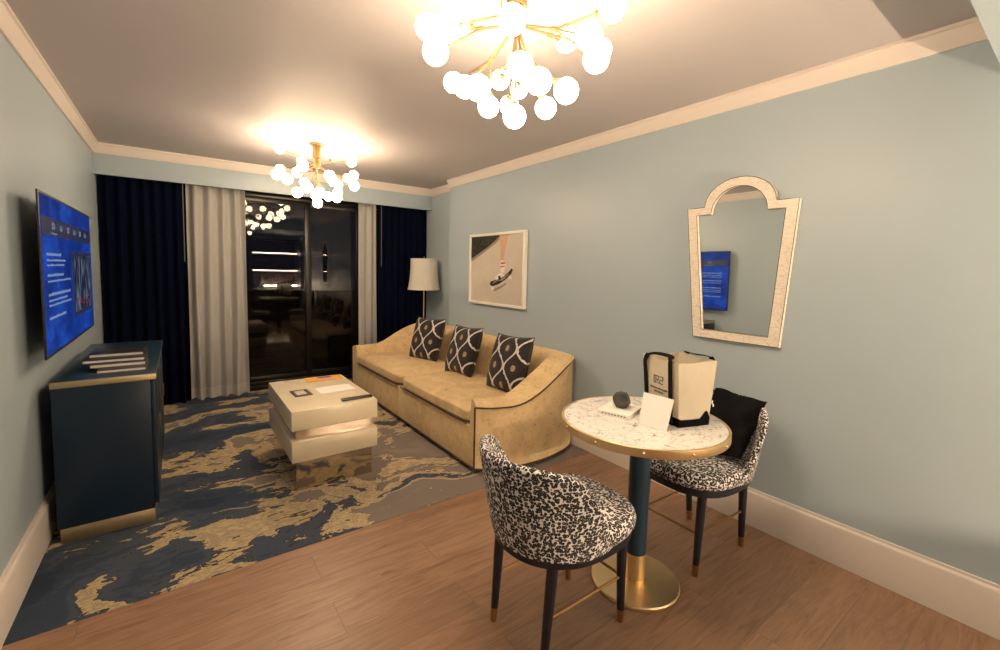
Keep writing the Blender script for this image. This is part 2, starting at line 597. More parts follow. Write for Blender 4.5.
# balcony beyond
bm = nbm(); box(bm, -1.5, 4, YW + .1, YW + 1.8, -.15, -.03); struct('floor_balcony', bm, M['balcony'])
bm = nbm(); box(bm, -1.5, 4, YW + 1.7, YW + 1.82, -.03, 1.05); struct('wall_balcony', bm, M['balcony'])

# ------------------------------------------------------------------ curtains
def curtain(x0, x1, y, z0, z1, pleats, amp, mat, name, label, hem=None, wand=None, seed=0):
    rnd = random.Random(seed)
    t = thing(name, label, 'curtain', ((x0 + x1) / 2, y, z0))
    n = int(pleats * 14)
    ph = [rnd.uniform(-.5, .5) for _ in range(60)]
    am = [rnd.uniform(.6, 1.25) for _ in range(60)]
    def P(u, v):
        k = u * pleats
        i = int(k)
        a = lerp(am[i], am[i + 1], k - i)
        f = math.sin(2 * PI * k + .6 * ph[i] * (1 - abs(2 * (k - i) - 1)) + .4 * math.sin(3.1 * v + i))
        d = amp * a * (.75 + .35 * (1 - v)) * f
        return Vector((lerp(x0, x1, u) + .010 * math.sin(2 * PI * k * .5 + 2 * v) * (1 - v), y + d, lerp(z0, z1, v) + (.006 * math.sin(2 * PI * k * .7 + 1) if v < .01 else 0)))
    vs = [0, .02, .04, .052] if hem else [0, .04]
    vs = vs + [.1 + .9 * i / 12 for i in range(13)]
    def build(va, name, m, off):
        bm = nbm()
        V, fs = grid(bm, lambda i, j: P(i / n, va[j]) + Vector((0, -off, 0)), n + 1, len(va))
        r = bmesh.ops.solidify(bm, geom=fs, thickness=.003)
        bmesh.ops.recalc_face_normals(bm, faces=bm.faces)
        return obj(name, bm, m, t, world=True, smooth=60)
    if hem:
        build(vs[3:], 'panel', mat, 0)
        build([0, .02, .04, .052], 'hem', hem, .0005)
    else:
        build(vs, 'panel', mat, 0)
    # heading rail
    bm = nbm(); box(bm, x0 + .01, x1 - .01, y - .012, y + .012, z1, z1 + .02, .003); obj('track', bm, M['bronze_frame'], t, world=True)
    if wand is not None:
        bm = nbm(); tube(bm, [(wand, y - amp - .02, z1 + .01), (wand, y - amp - .02, z1 - .85)], .0035, 8)
        obj('wand', bm, M['wand'], t, world=True, label='white pull wand')
    return t
ZT = 2.30
curtain(-.572, .085, 5.475, .012, ZT, 7.5, .030, M['navy_fabric'], 'curtain', 'dark navy curtain in the corner beside the television', None, .062, 1)
curtain(.083, .605, 5.515, .012, ZT, 4.6, .046, M['sheer'], 'curtain', 'greige linen curtain left of the dark glass door', M['hem'], None, 2)
curtain(1.832, 2.058, 5.515, .012, ZT, 2.6, .030, M['sheer'], 'curtain', 'narrow greige linen curtain right of the dark glass door', M['hem'], None, 3)
curtain(2.066, 2.748, 5.475, .012, ZT, 7.5, .030, M['navy_fabric'], 'curtain', 'dark navy curtain behind the floor lamp', None, 2.095, 4)

# ------------------------------------------------------------------ chandeliers
CH1 = [(-0.293, 0.109, -0.238), (-0.332, -0.09, -0.333), (-0.209, 0.054, -0.218), (-0.323, -0.008, -0.369), (-0.216, -0.261, -0.344), (0.014, -0.338, -0.345),
       (0.088, -0.303, -0.379), (0.27, -0.155, -0.24), (0.20, -0.047, -0.187), (-0.143, -0.21, -0.432), (-0.063, -0.205, -0.454), (0.055, -0.207, -0.454),
       (0.17, 0.022, -0.419), (-0.009, -0.014, -0.5), (0.192, 0.288, -0.33), (0.16, 0.316, -0.222), (0.233, 0.274, -0.254), (-0.005, 0.158, -0.417),
       (-0.192, -0.055, -0.46), (-0.104, 0.172, -0.364), (-0.048, 0.357, -0.274), (-0.26, -0.25, -0.20), (0.10, -0.35, -0.24)]
CH2 = [(-0.298, -0.041, -0.098), (0.126, -0.021, -0.075), (0.275, -0.067, -0.12), (-0.069, 0.252, -0.103), (-0.182, -0.311, -0.268), (-0.155, 0.028, -0.257),
       (-0.246, 0.248, -0.209), (-0.333, -0.106, -0.321), (-0.271, -0.185, -0.361), (0.009, -0.349, -0.321), (0.13, -0.02, -0.303), (0.31, 0.169, -0.219),
       (0.281, -0.102, -0.241), (0.245, -0.226, -0.354), (-0.027, 0.359, -0.276), (-0.135, -0.239, -0.417), (-0.186, -0.124, -0.449), (0.055, 0.3, -0.39),
       (-0.039, -0.228, -0.445), (0.017, 0.068, -0.491), (0.157, 0.257, -0.394), (0.239, 0.233, -0.352), (0.117, -0.162, -0.46), (0.21, 0.13, -0.30)]

def clusters(P, k):
    hub = Vector((0, 0, -.19))
    D = [(p - hub).normalized() for p in P]
    cs = [D[0]]
    while len(cs) < k:
        cs.append(min(D, key=lambda d: max(d.dot(c) for c in cs)).copy())
    for _ in range(12):
        a = [max(range(k), key=lambda i: d.dot(cs[i])) for d in D]
        for i in range(k):
            m = [d for d, j in zip(D, a) if j == i]
            if m:
                cs[i] = sum(m, Vector()).normalized()
    return a, cs

globe_me = None
def chandelier(cx, cy, pts, label):
    global globe_me
    t = thing('chandelier', label, 'chandelier', (cx, cy, ZC), 0, 'brass globe chandeliers')
    bm = nbm()
    lathe(bm, [(0, 0), (.062, 0), (.062, -.010), (.056, -.016), (.0, -.016)], n=40)
    obj('canopy', bm, M['lamp_brass'], t)
    bm = nbm()
    lathe(bm, [(0, -.014), (.037, -.014), (.037, -.112), (.033, -.118), (0, -.118)], n=32)
    obj('stem', bm, M['lamp_brass'], t)
    bm = nbm()
    lathe(bm, [(0, -.118), (.020, -.118), (.020, -.135), (.030, -.145), (.034, -.17), (.030, -.19), (.020, -.205), (0, -.210)], n=24)
    obj('hub', bm, M['lamp_brass'], t)
    P = [Vector(p) for p in pts]
    hub = Vector((0, 0, -.175))
    a, cs = clusters(P, 9)
    for i, c in enumerate(cs):
        mem = [p for p, j in zip(P, a) if j == i]
        if not mem:
            continue
        mean = sum(mem, Vector()) / len(mem)
        node = hub.lerp(mean, .50)
        if (node - hub).length < .08:
            node = hub + (mean - hub).normalized() * .1
        bm = nbm()
        tube(bm, [hub, node + (node - hub).normalized() * .008], .0048, 8)
        tube(bm, [node - (node - hub).normalized() * .012, node + (node - hub).normalized() * .012], .0078, 10)
        ar = obj('arm', bm, M['lamp_brass'], t)
        for p in mem:
            d = (p - node).normalized()
            e = p - d * .036
            bm = nbm(); tube(bm, [node, e], .0038, 8)
            obj('rod', bm, M['lamp_brass'], ar)
            # brass socket cup with prongs
            bm = nbm()
            tube(bm, [e - d * .018, e - d * .006, e + d * .000], [.008, .013, .014], 12)
            u, v = frame_of(d)
            for k in range(4):
                w_ = u * math.cos(k * PI / 2 + .4) + v * math.sin(k * PI / 2 + .4)
                tube(bm, [e + w_ * .012 - d * .008, e + w_ * .020 + d * .006], .0028, 6)
            so = obj('socket', bm, M['lamp_brass'], t)
            if globe_me is None:
                bm = nbm(); sphere(bm, (0, 0, 0), .0405, 28, 18)
                g = obj('globe', bm, M['globe'], t, smooth=80)
                globe_me = g.data
            else:
                g = bpy.data.objects.new('globe', globe_me); link(g); g.parent = t
            g.location = p
    return t
chandelier(.995, 1.295, CH1, 'brass chandelier with opal globes nearest the camera, cut by the top of the photo')
chandelier(.995, 4.063, CH2, 'brass chandelier with opal globes hanging before the dark glass door')

# ------------------------------------------------------------------ television
tv = thing('television', 'wall-mounted flat television with a blue menu screen on the left wall', 'television', (XL + .08, 3.55, .972))
y0, y1, zb, zt = 2.835, 4.265, .972, 1.750
bm = nbm(); box(bm, XL + .077, XL + .085, y0, y1, zb, zt, .002); box(bm, XL + .055, XL + .077, y0 + .12, y1 - .12, zb + .04, zt - .25, .006); obj('casing', bm, M['black_plastic'], tv, world=True)
bm = nbm(); box(bm, XL, XL + .056, 3.3, 3.8, 1.15, 1.55, .005); obj('wall_bracket', bm, M['black_plastic'], tv, world=True)
sx = XL + .0855
bm = nbm(); box(bm, sx - .002, sx, y0 + .012, y1 - .012, zb + .014, zt - .012); sc = obj('screen', bm, M['screen'], tv, world=True)
def SB(bm, u0, u1, v0, v1, d=.0006, mi=0):   # u: near->far, v: bottom->top, fractions of the screen
    W, H_ = y1 - y0, zt - zb
    box(bm, sx, sx + d, y0 + u0 * W, y0 + u1 * W, zb + v0 * H_, zb + v1 * H_, mi=mi)
bm = nbm(); SB(bm, .02, .98, .745, .855); obj('menu_band', bm, M['screen_dark'], sc, world=True)
bm = nbm(); SB(bm, .50, .955, .17, .66); pn = obj('picture_panel', bm, M['screen_dark'], sc, world=True)
rnd = random.Random(3)
for k in range(6):                                  # little menu icons: ring, bar, square
    bm = nbm()
    u = .17 + k * .13
    SB(bm, u, u + .035, .79, .80, .0012); SB(bm, u, u + .007, .79, .825, .0012); SB(bm, u + .028, u + .035, .79, .825, .0012)
    if k % 2 == 0:
        SB(bm, u, u + .035, .82, .829, .0012)
    obj('menu_icon', bm, M['screen_white'], sc, world=True)
bm = nbm(); SB(bm, .15, .24, .757, .765, .0012); obj('underline', bm, M['screen_white'], sc, world=True)
def textline(u0, u1, v, h):
    bm = nbm()
    u = u0
    while u < u1:
        l = rnd.uniform(.006, .016)
        SB(bm, u, min(u + l, u1), v, v + h * rnd.uniform(.6, 1), .0012)
        u += l + .003
    obj('menu_line', bm, M['screen_white'], sc, world=True)
for v, a, h in ((.62, .22, .020), (.585, .30, .014), (.555, .27, .014), (.49, .25, .020), (.455, .38, .014), (.37, .36, .020), (.335, .30, .014), (.305, .37, .014), (.225, .26, .018)):
    textline(.07, .07 + a, v, h)
bm = nbm(); SB(bm, .53, .93, .20, .63, .0012); obj('photograph', bm, M['screen_grey'], sc, world=True)
bm = nbm()
for k in range(14):
    u = rnd.uniform(.56, .90); v = rnd.uniform(.22, .30); SB(bm, u, u + .022, v, v + .016, .0018)
obj('flowers', bm, M['screen_red'], sc, world=True)

# ------------------------------------------------------------------ media console
cn = thing('media_console', 'dark teal media console with brass edging under the television', 'cabinet', (-.32, 3.65, .002))
cx0, cx1, cy0, cy1 = -.520, -.135, 3.0, 4.30
bm = nbm(); box(bm, cx0, cx1, cy0, cy1, .078, .802, .003); obj('body', bm, M['teal_lacquer'], cn, world=True)
bm = nbm(); box(bm, cx0 - .003, -.108, cy0 + .008, cy1 + .003, .802, .832, .003); obj('top', bm, M['navy_paint'], cn, world=True)
bm = nbm(); box(bm, cx0 - .002, -.108, cy0 - .003, cy0 + .008, .800, .832, .002); obj('edge_trim', bm, M['brass_dull'], cn, world=True, label='satin brass edge strip')
bm = nbm(); box(bm, -.511, -.134, cy0 + .004, cy1 - .01, .002, .078, .002); obj('plinth', bm, M['brass_dull'], cn, world=True, label='satin brass plinth')
for k in range(3):
    a = cy0 + .012 + k * .43
    bm = nbm(); box(bm, cx1, cx1 + .020, a, a + .418, .10, .795, .003); d = obj('door', bm, M['teal_lacquer'], cn, world=True)
    bm = nbm(); box(bm, cx1 + .02, cx1 + .026, a + .378, a + .386, .40, .50, .002); obj('pull', bm, M['brass_dark'], d, world=True)

# books on the console
def book(name, x0, x1, y0, y1, z0, th, cover, label, rz=0, group='books on the media console'):
    b = thing(name, label, 'book', ((x0 + x1) / 2, (y0 + y1) / 2, z0), rz, group)
    hx, hy = (x1 - x0) / 2, (y1 - y0) / 2
    bm = nbm(); c = .0025
    box(bm, -hx, hx, -hy, hy, 0, c, .0006); box(bm, -hx, hx, -hy, hy, th - c, th, .0006); box(bm, hx - c, hx, -hy, hy, c, th - c)
    obj('cover', bm, cover, b)
    bm = nbm(); box(bm, -hx + .004, hx - c, -hy + .004, hy - .004, c, th - c); obj('pages', bm, M['page'], b)
    return b
cov = [simple('dark book cover', (.02, .02, .025), .4), simple('charcoal book cover', (.035, .035, .04), .4), simple('black book cover', (.012, .012, .014), .35), simple('brown book cover', (.06, .045, .035), .4)]
z = .832
for x0, x1, ya, yb_, th, k, lab in ((-.365, -.155, 3.13, 3.40, .017, 3, 'lowest of the four books stacked on the media console'),
                                    (-.40, -.160, 3.20, 3.47, .020, 1, 'second book from the bottom of the stack on the media console'),
                                    (-.435, -.165, 3.24, 3.52, .018, 0, 'widest pale-edged book, third up in the stack on the media console'),
                                    (-.415, -.175, 3.32, 3.56, .019, 2, 'topmost book of the stack on the media console')):
    book('book', x0, x1, ya, yb_, z, th, cov[k], lab); z += th + .0004

# ------------------------------------------------------------------ coffee table
ct = thing('coffee_table', 'low cream lacquer block coffee table with bronze mirror bands', 'coffee table', (.819, 3.32, .002))
bm = nbm(); box(bm, .575, 1.063, 2.925, 3.715, .002, .198); obj('plinth', bm, M['bronze_mirror'], ct, world=True, label='bronze mirror plinth')
bm = nbm(); box(bm, .545, 1.093, 2.895, 3.745, .198, .330, .004); obj('slab', bm, M['cream_lacquer'], ct, world=True, label='lower cream slab')
bm = nbm(); box(bm, .575, 1.063, 2.925, 3.715, .330, .402); obj('band', bm, M['bronze_mirror'], ct, world=True, label='bronze mirror band')
bm = nbm(); box(bm, .545, 1.093, 2.895, 3.745, .402, .527, .004); obj('slab', bm, M['cream_lacquer'], ct, world=True, label='upper cream slab')
ZT_ = .5272
lf = thing('leaflet', 'orange leaflet with a blue print at the far end of the coffee table', 'leaflet', (.935, 3.66, ZT_), -.04)
bm = nbm(); box(bm, -.135, .135, -.075, .075, 0, .003); obj('sheet', bm, M['orange_paper'], lf)
bm = nbm(); box(bm, -.045, .06, .015, .055, .003, .0036); obj('print', bm, M['blue_paper'], lf, label='blue printed block')
sh = thing('paper_sheet', 'white sheet of paper in the middle of the coffee table', 'paper', (.925, 3.31, ZT_), .06)
bm = nbm(); box(bm, -.125, .125, -.09, .09, 0, .0015); obj('sheet', bm, M['paper'], sh)
bm = nbm()
for k in range(3):
    box(bm, -.10, .07 + .01 * k, .045 - k * .03, .047 - k * .03, .0015, .0018)
obj('print', bm, M['ink_light'], sh)
rm = thing('remote_control', 'slim black remote control at the near edge of the coffee table', 'remote', (.975, 2.972, ZT_), .02)
bm = nbm(); box(bm, -.105, .105, -.018, .018, 0, .016, .006); obj('case', bm, M['black_plastic'], rm)
bm = nbm()
for k in range(9):
    for j in (-1, 0, 1):
        lathe(bm, [(0, .016), (.0035, .016), (.0035, .0172), (0, .0172)], (-.085 + k * .019, j * .009, 0), 8)
obj('buttons', bm, M['rubber'], rm)
sg = thing('table_card', 'small dark square card lying left on the coffee table', 'card', (.688, 3.31, ZT_), .05)
bm = nbm(); box(bm, -.058, .058, -.085, .085, 0, .004, .001); obj('card', bm, M['dark_card'], sg)
bm = nbm(); box(bm, -.036, .030, -.050, .055, .004, .0046); obj('inset', bm, M['print_ground'], sg, label='pale inset panel')

# ------------------------------------------------------------------ sofa
sf = thing('sofa', 'long gold-tan velvet sofa with dark piping against the right wall', 'sofa', (2.13, 3.83, .002))
outer = catmull([(1.645, 2.505, 0), (1.76, 2.425, 0), (2.0, 2.365, 0), (2.25, 2.370, 0), (2.47, 2.425, 0), (2.585, 2.50, 0), (2.612, 2.62, 0), (2.614, 2.9, 0), (2.614, 3.4, 0), (2.614, 3.9, 0), (2.614, 4.4, 0), (2.614, 4.60, 0), (2.585, 4.83, 0), (2.44, 5.03, 0), (2.2, 5.14, 0), (1.95, 5.165, 0), (1.645, 5.165, 0)], 8)
inner = catmull([(1.645, 2.566, 0), (1.78, 2.556, 0), (1.95, 2.556, 0), (2.10, 2.585, 0), (2.22, 2.655, 0), (2.29, 2.76, 0), (2.31, 2.86, 0), (2.315, 3.0, 0), (2.315, 3.4, 0), (2.315, 3.9, 0), (2.315, 4.3, 0), (2.31, 4.50, 0), (2.29, 4.68, 0), (2.20, 4.86, 0), (2.05, 4.97, 0), (1.88, 5.0, 0), (1.645, 5.0, 0)], 8)
def shell_h(o, i):
    x = (o.x + i.x) / 2
    return lerp(.528, .785, sstep(1.86, 2.44, x))
def sofa_shell():
    bm = nbm()
    n = len(outer)
    rows = []
    for k in range(n):
        o, i = outer[k], inner[k]
        h = shell_h(o, i)
        lean = sstep(.53, .78, h)
        top_i = i + (o - i) * (.10 + .32 * lean)        # inner face leans back
        d = (o - i); d.z = 0; dn = d.normalized(); 
        zo = h - lerp(.052, .050, lean)                  # piping line on the outside
        prof = [(o, .035), (o, .20), (o, zo - .03), (o, zo), (o + dn * .012, zo + .006)]
        # roll top: outer -> inner
        for a in range(1, 8):
            t = a / 8
            p = (o + dn * .012).lerp(top_i, t)
            prof.append((p, zo + .006 + (h - zo - .006) * math.sin(PI * min(1, t * .62 + .02)) ** .8 if t < .8 else h - .018 * ((t - .8) / .2) ** 2))
        prof.append((top_i, h - .035))
        prof.append((i.lerp(top_i, .5), lerp(.36, h, .5)))
        prof.append((i, .36)); prof.append((i, .30))
        rows.append([bm.verts.new((p.x, p.y, z_)) for p, z_ in prof])
    m = len(rows[0])
    for a, b in zip(rows, rows[1:]):
        for j in range(m - 1):
            bm.faces.new((a[j], b[j], b[j + 1], a[j + 1]))
        bm.faces.new((a[m - 1], b[m - 1], b[0], a[0]))
    bm.faces.new(rows[0]); bm.faces.new(rows[-1][::-1])
    bmesh.ops.recalc_face_normals(bm, faces=bm.faces)
    return bm
obj('arms_and_back', sofa_shell(), M['velvet'], sf, world=True, smooth=50)
bm = nbm()
pl = []
for k in range(len(outer)):
    o, i = outer[k], inner[k]
    h = shell_h(o, i); lean = sstep(.53, .78, h)
    dn = (o - i).normalized()
    q = o + dn * .006; pl.append((q.x, q.y, h - .050))
tube(bm, pl, .0075, 8)
for yy, e in ((2.505, pl[0]), (5.165, pl[-1])):
    tube(bm, [(1.643, yy, .035), (1.643, yy, .25), (1.643, yy, e[2])], .0065, 8)
for k in range(len(outer)):
    pl[k] = (outer[k].x, outer[k].y, .036)
tube(bm, pl, .006, 8)
tube(bm, [(1.643, 2.505, .036), (1.643, 3.8, .036), (1.643, 5.165, .036)], .006, 8)
obj('piping', bm, M['piping'], sf, world=True, label='dark brown piping')
bm = nbm()
for k in range(4):                                         # front panel in four stitched widths
    a = 2.52 + k * .658
    box(bm, 1.646, 1.72, a, a + .656, .035, .325, .006)
box(bm, 1.70, 2.45, 2.62, 5.02, .035, .325)
obj('seat_base', bm, M['velvet'], sf, world=True)
bm = nbm(); box(bm, 1.70, 2.55, 2.56, 5.05, .002, .04); obj('plinth', bm, M['rubber'], sf, world=True)

def cushion(bm, sx, sy, sz, crown=.03, p=5.0, nu=40, nv=40, seed=0, wob=.004):
    """puffy upholstered block centred on the origin, resting on z=0"""
    rnd = random.Random(seed)
    ph = [rnd.uniform(0, 6) for _ in range(4)]
    def sp(c, e):
        return math.copysign(abs(c) ** e, c)
    def P(i, j):
        th = 2 * PI * i / nu
        f = -PI / 2 + PI * j / (nv - 1)
        e1, e2 = .22, .28
        cx, cy_, cz = sp(math.cos(f), e2) * sp(math.cos(th), e1), sp(math.cos(f), e2) * sp(math.sin(th), e1), sp(math.sin(f), e2)
        z_ = cz * sz / 2
        k = max(0, 1 - (cx * cx)) * max(0, 1 - cy_ * cy_)
        if cz > 0:
            z_ += crown * k * cz + wob * cz * (math.sin(7 * cx + ph[0] + 3 * cy_) + math.sin(6 * cy_ + ph[1]))
        return Vector((cx * sx / 2, cy_ * sy / 2, z_ + sz / 2))
    V, fs = grid(bm, P, nu, nv, wrap_u=True)
    bmesh.ops.remove_doubles(bm, verts=bm.verts, dist=.0005)
    bmesh.ops.recalc_face_normals(bm, faces=bm.faces)
for k, (a, b) in enumerate(((2.572, 3.79), (3.794, 5.005))):
    bm = nbm(); cushion(bm, .71, b - a, .105, .022, seed=k + 5, nu=64, nv=40)
    bmesh.ops.translate(bm, vec=(1.988, (a + b) / 2, .333), verts=bm.verts)
    sc_ = obj('seat_cushion', bm, M['velvet'], sf, world=True, smooth=70)
    bm = nbm(); tube(bm, [(1.636, a + .03, .336), (1.632, (a + b) / 2, .338), (1.636, b - .03, .336)], .005, 8)
    obj('welt', bm, M['piping'], sc_, world=True)

# throw pillows
def pillow_bm(s, th, seed):
    rnd = random.Random(seed)
    bm = nbm()
    n = 26
    def P(sign):
        def f(i, j):
            u, v = -1 + 2 * i / n, -1 + 2 * j / n
            pin = 1 - .07 * (1 - abs(u) ** 2) * abs(v) ** 3 * 1.0
            pin2 = 1 - .07 * (1 - abs(v) ** 2) * abs(u) ** 3
            h = th / 2 * ((1 - u ** 4) * (1 - v ** 4)) ** .55
            return Vector((u * s / 2 * pin2, v * s / 2 * pin, sign * h))
        return f
    grid(bm, P(1), n + 1, n + 1)
    grid(bm, P(-1), n + 1, n + 1)
    bmesh.ops.remove_doubles(bm, verts=bm.verts, dist=.0004)
    bmesh.ops.recalc_face_normals(bm, faces=bm.faces)
    return bm
def pillow(cx, cy, cz, yaw, lean, roll, s, label, seed):
    t = thing('throw_pillow', label, 'pillow', (cx, cy, cz), 0, 'ikat throw pillows on the sofa')
    # local x = along the sofa, local y = up the pillow, z = out of the face (towards -x of the room)
    n = Vector((-math.cos(lean) * math.cos(yaw), math.cos(lean) * math.sin(yaw), math.sin(lean)))
    side = Vector((0, 0, 1)).cross(n).normalized()
    up = n.cross(side)
    R = Matrix((side, up, n)).transposed() @ Matrix.Rotation(roll, 3, 'Z')
    t.rotation_euler = R.to_euler()
    bm = pillow_bm(s, .15, seed)
    o = obj('cover', bm, M['ikat'], t, smooth=70)
    bm = nbm()
    e = s / 2
    pts = []
    for k in range(40):
        a = -1 + 2 * k / 40
        pts.append((a * e, -e * (1 - .07 * (1 - a * a)), 0))
    for k in range(40):
        a = -1 + 2 * k / 40
        pts.append((e * (1 - .07 * (1 - a * a)), a * e, 0))
    for k in range(40):
        a = 1 - 2 * k / 40
        pts.append((a * e, e * (1 - .07 * (1 - a * a)), 0))
    for k in range(41):
        a = 1 - 2 * k / 40
        pts.append((-e * (1 - .07 * (1 - a * a)), a * e, 0))
    tube(bm, pts, .004, 6)
    obj('piping', bm, M['piping'], t)
    return t
pillow(2.195, 4.33, .665, -.22, .30, .03, .47, 'ikat pillow at the far end of the sofa by the lamp', 1)
pillow(2.19, 3.56, .662, .0, .30, .04, .47, 'middle of the three ikat pillows on the sofa', 2)
pillow(2.185, 2.83, .672, .0, .30, .05, .47, 'ikat pillow leaning by the near sofa arm', 3)

# ------------------------------------------------------------------ floor lamp
fl = thing('floor_lamp', 'brass floor lamp with a cream bell shade in the corner behind the sofa', 'lamp', (2.545, 5.125, .002))
bm = nbm(); lathe(bm, [(0, 0), (.085, 0), (.085, .014), (.07, .022), (.012, .030), (0, .030)], n=40); obj('base', bm, M['brass_dark'], fl)
bm = nbm(); tube(bm, [(0, 0, .028), (0, 0, .6), (0, 0, 1.22)], .0095, 14); lathe(bm, [(0, .66), (.013, .665), (.013, .69), (0, .695)], n=16); obj('pole', bm, M['brass_dull'], fl)
bm = nbm()
N = 48
prof = [(.208, 1.165), (.206, 1.17), (.196, 1.22), (.186, 1.29), (.179, 1.37), (.175, 1.45), (.174, 1.53), (.174, 1.556)]
def SP(r, z_, k):
    a = 2 * PI * k / N
    rr = r * (1 - .018 * abs(math.sin(4 * a)) ** .7)
    return Vector((rr * math.cos(a), rr * math.sin(a), z_))
V, fs = grid(bm, lambda i, j: SP(prof[j][0], prof[j][1], i), N, len(prof), wrap_u=True)
bmesh.ops.solidify(bm, geom=fs, thickness=.003)
bmesh.ops.recalc_face_normals(bm, faces=bm.faces)
shd = obj('lamp_shade', bm, M['lampshade'], fl, smooth=60)
bm = nbm()
for r, z_ in ((.2075, 1.167), (.175, 1.555)):
    tube(bm, [SP(r, z_, k) for k in range(N + 1)], .004, 6)
obj('shade_trim', bm, M['picture_frame'], shd)
bm = nbm()
for k in range(3):
    a = k * 2 * PI / 3
    tube(bm, [(0, 0, 1.54), (.17 * math.cos(a), .17 * math.sin(a), 1.545)], .002, 6)
lathe(bm, [(0, 1.53), (.006, 1.53), (.006, 1.56), (.010, 1.57), (.006, 1.582), (0, 1.586)], n=14)
tube(bm, [(0, 0, 1.22), (0, 0, 1.54)], .004, 8)
obj('finial', bm, M['brass_dark'], fl)

# ------------------------------------------------------------------ wall picture
pc = thing('framed_picture', 'white framed photograph of a leg stepping on a skateboard above the sofa', 'picture', (XR, 3.665, 1.07))
py0, py1, pz0, pz1, px = 3.172, 4.125, 1.074, 1.812, XR - .042
bm = nbm()
fw = .026
box(bm, px, XR - .002, py0, py1, pz0, pz0 + fw, .002); box(bm, px, XR - .002, py0, py1, pz1 - fw, pz1, .002)
box(bm, px, XR - .002, py0, py0 + fw, pz0 + fw, pz1 - fw, .002); box(bm, px, XR - .002, py1 - fw, py1, pz0 + fw, pz1 - fw, .002)
obj('frame', bm, M['picture_frame'], pc, world=True)
bm = nbm()
iy0, iy1, iz0, iz1 = py0 + fw, py1 - fw, pz0 + fw, pz1 - fw
xx = px + .012
box(bm, xx, XR - .004, iy0, iy1, iz0, iz1, mi=0)
def art(bm, poly, d, mi):                                 # s: left->right as seen (far->near), t: bottom->top
    prism(bm, [(lerp(iy1, iy0, s), lerp(iz0, iz1, t)) for s, t in poly], 'x', xx - d, xx + .001, mi)
art(bm, [(0, 1), (0, .66), (.2, .76), (.36, .84), (.5, .93), (.60, 1)], .0006, 1)
art(bm, [(0, .66), (0, .61), (.25, .74), (.5, .88), (.66, 1), (.60, 1), (.5, .93), (.36, .84), (.2, .76)], .0005, 6)
art(bm, [(.57, 1), (.73, 1), (.715, .90), (.685, .80), (.67, .70), (.665, .62), (.60, .62), (.60, .72), (.605, .82), (.585, .91)], .0010, 2)
art(bm, [(.60, .63), (.665, .63), (.70, .56), (.67, .47), (.63, .44), (.60, .48), (.595, .56)], .0012, 3)
art(bm, [(.61, .60), (.68, .605), (.69, .585), (.61, .575)], .0014, 5)
art(bm, [(.60, .545), (.685, .555), (.685, .54), (.60, .525)], .0014, 5)
art(bm, [(.50, .37), (.56, .43), (.62, .45), (.68, .42), (.70, .38), (.64, .345), (.56, .33)], .0012, 3)
art(bm, [(.56, .40), (.60, .41), (.62, .36), (.58, .345)], .0014, 4)
art(bm, [(.40, .27), (.42, .315), (.52, .345), (.66, .40), (.76, .47), (.80, .515), (.83, .50), (.80, .44), (.70, .355), (.58, .285), (.46, .245)], .0009, 4)
art(bm, [(.44, .275), (.52, .31), (.66, .365), (.76, .43), (.75, .445), (.64, .385), (.50, .33)], .0012, 6)
art(bm, [(.43, .24), (.48, .25), (.49, .20), (.44, .185)], .0010, 3)
art(bm, [(.75, .40), (.80, .42), (.81, .375), (.765, .36)], .0010, 3)
art(bm, [(.46, .20), (.60, .255), (.70, .31), (.72, .29), (.60, .215), (.50, .175)], .0007, 6)
obj('print', bm, [M['print_ground'], M['print_leaves'], M['print_skin'], M['print_white'], M['print_black'], M['print_red'], M['print_grey']], pc, world=True, smooth=0)

# ------------------------------------------------------------------ wall mirror
mr = thing('wall_mirror', 'bone-framed arched wall mirror above the round table', 'mirror', (XR, 1.262, 1.05))
def mirror_outline(yl, yr, yl2, yr2, zb_, zs, ya0, ya1, zt_):
    """bottom-left, shoulder-left, arch, shoulder-right, bottom-right (left = larger y)"""
    pts = [(yl, zb_)]
    pts += [(lerp(yl, yl2, t / 6), lerp(zb_, zs, t / 6)) for t in range(1, 7)]
    pts += [((yl2 + ya0) / 2, zs)]
    c, r, hh = (ya0 + ya1) / 2, (ya0 - ya1) / 2, zt_ - zs
    pts += [(c + r * math.cos(PI * k / 24), zs + hh * math.sin(PI * k / 24)) for k in range(25)]
    pts += [((yr2 + ya1) / 2, zs)]
    pts += [(lerp(yr2, yr, t / 6), lerp(zs, zb_, t / 6)) for t in range(0, 7)]
    return pts
mo = mirror_outline(1.493, 1.004, 1.572, .952, 1.048, 1.842, 1.462, 1.062, 1.996)
mi_ = mirror_outline(1.440, 1.058, 1.511, 1.013, 1.098, 1.797, 1.420, 1.104, 1.946)
xf = XR - .030
bm = nbm()
def ringstrip(bm, A, B, xa, xb):
    va = [bm.verts.new((xa, *p)) for p in A]; vb = [bm.verts.new((xb, *p)) for p in B]
    n = len(A)
    for k in range(n):
        bm.faces.new((va[k], va[(k + 1) % n], vb[(k + 1) % n], vb[k]))
ringstrip(bm, mo, mi_, xf, xf)
ringstrip(bm, mo, mo, xf, XR - .001)
ringstrip(bm, mi_, mi_, xf, XR - .012)
ringstrip(bm, mo, mi_, XR - .001, XR - .001)
bmesh.ops.remove_doubles(bm, verts=bm.verts, dist=.0001)
bmesh.ops.recalc_face_normals(bm, faces=bm.faces)
obj('frame', bm, M['bone'], mr, world=True, smooth=20)
bm = nbm(); prism(bm, mi_, 'x', XR - .016, XR - .004); obj('mirror_glass', bm, M['silver_mirror'], mr, world=True, smooth=0)
bm = nbm()
for q in (mo, mi_):
    tube(bm, [(xf, *p) for p in q] + [(xf, *q[0])], .0016, 6)
obj('edge_line', bm, M['piping'], mr, world=True, label='thin brown line round the frame edges')

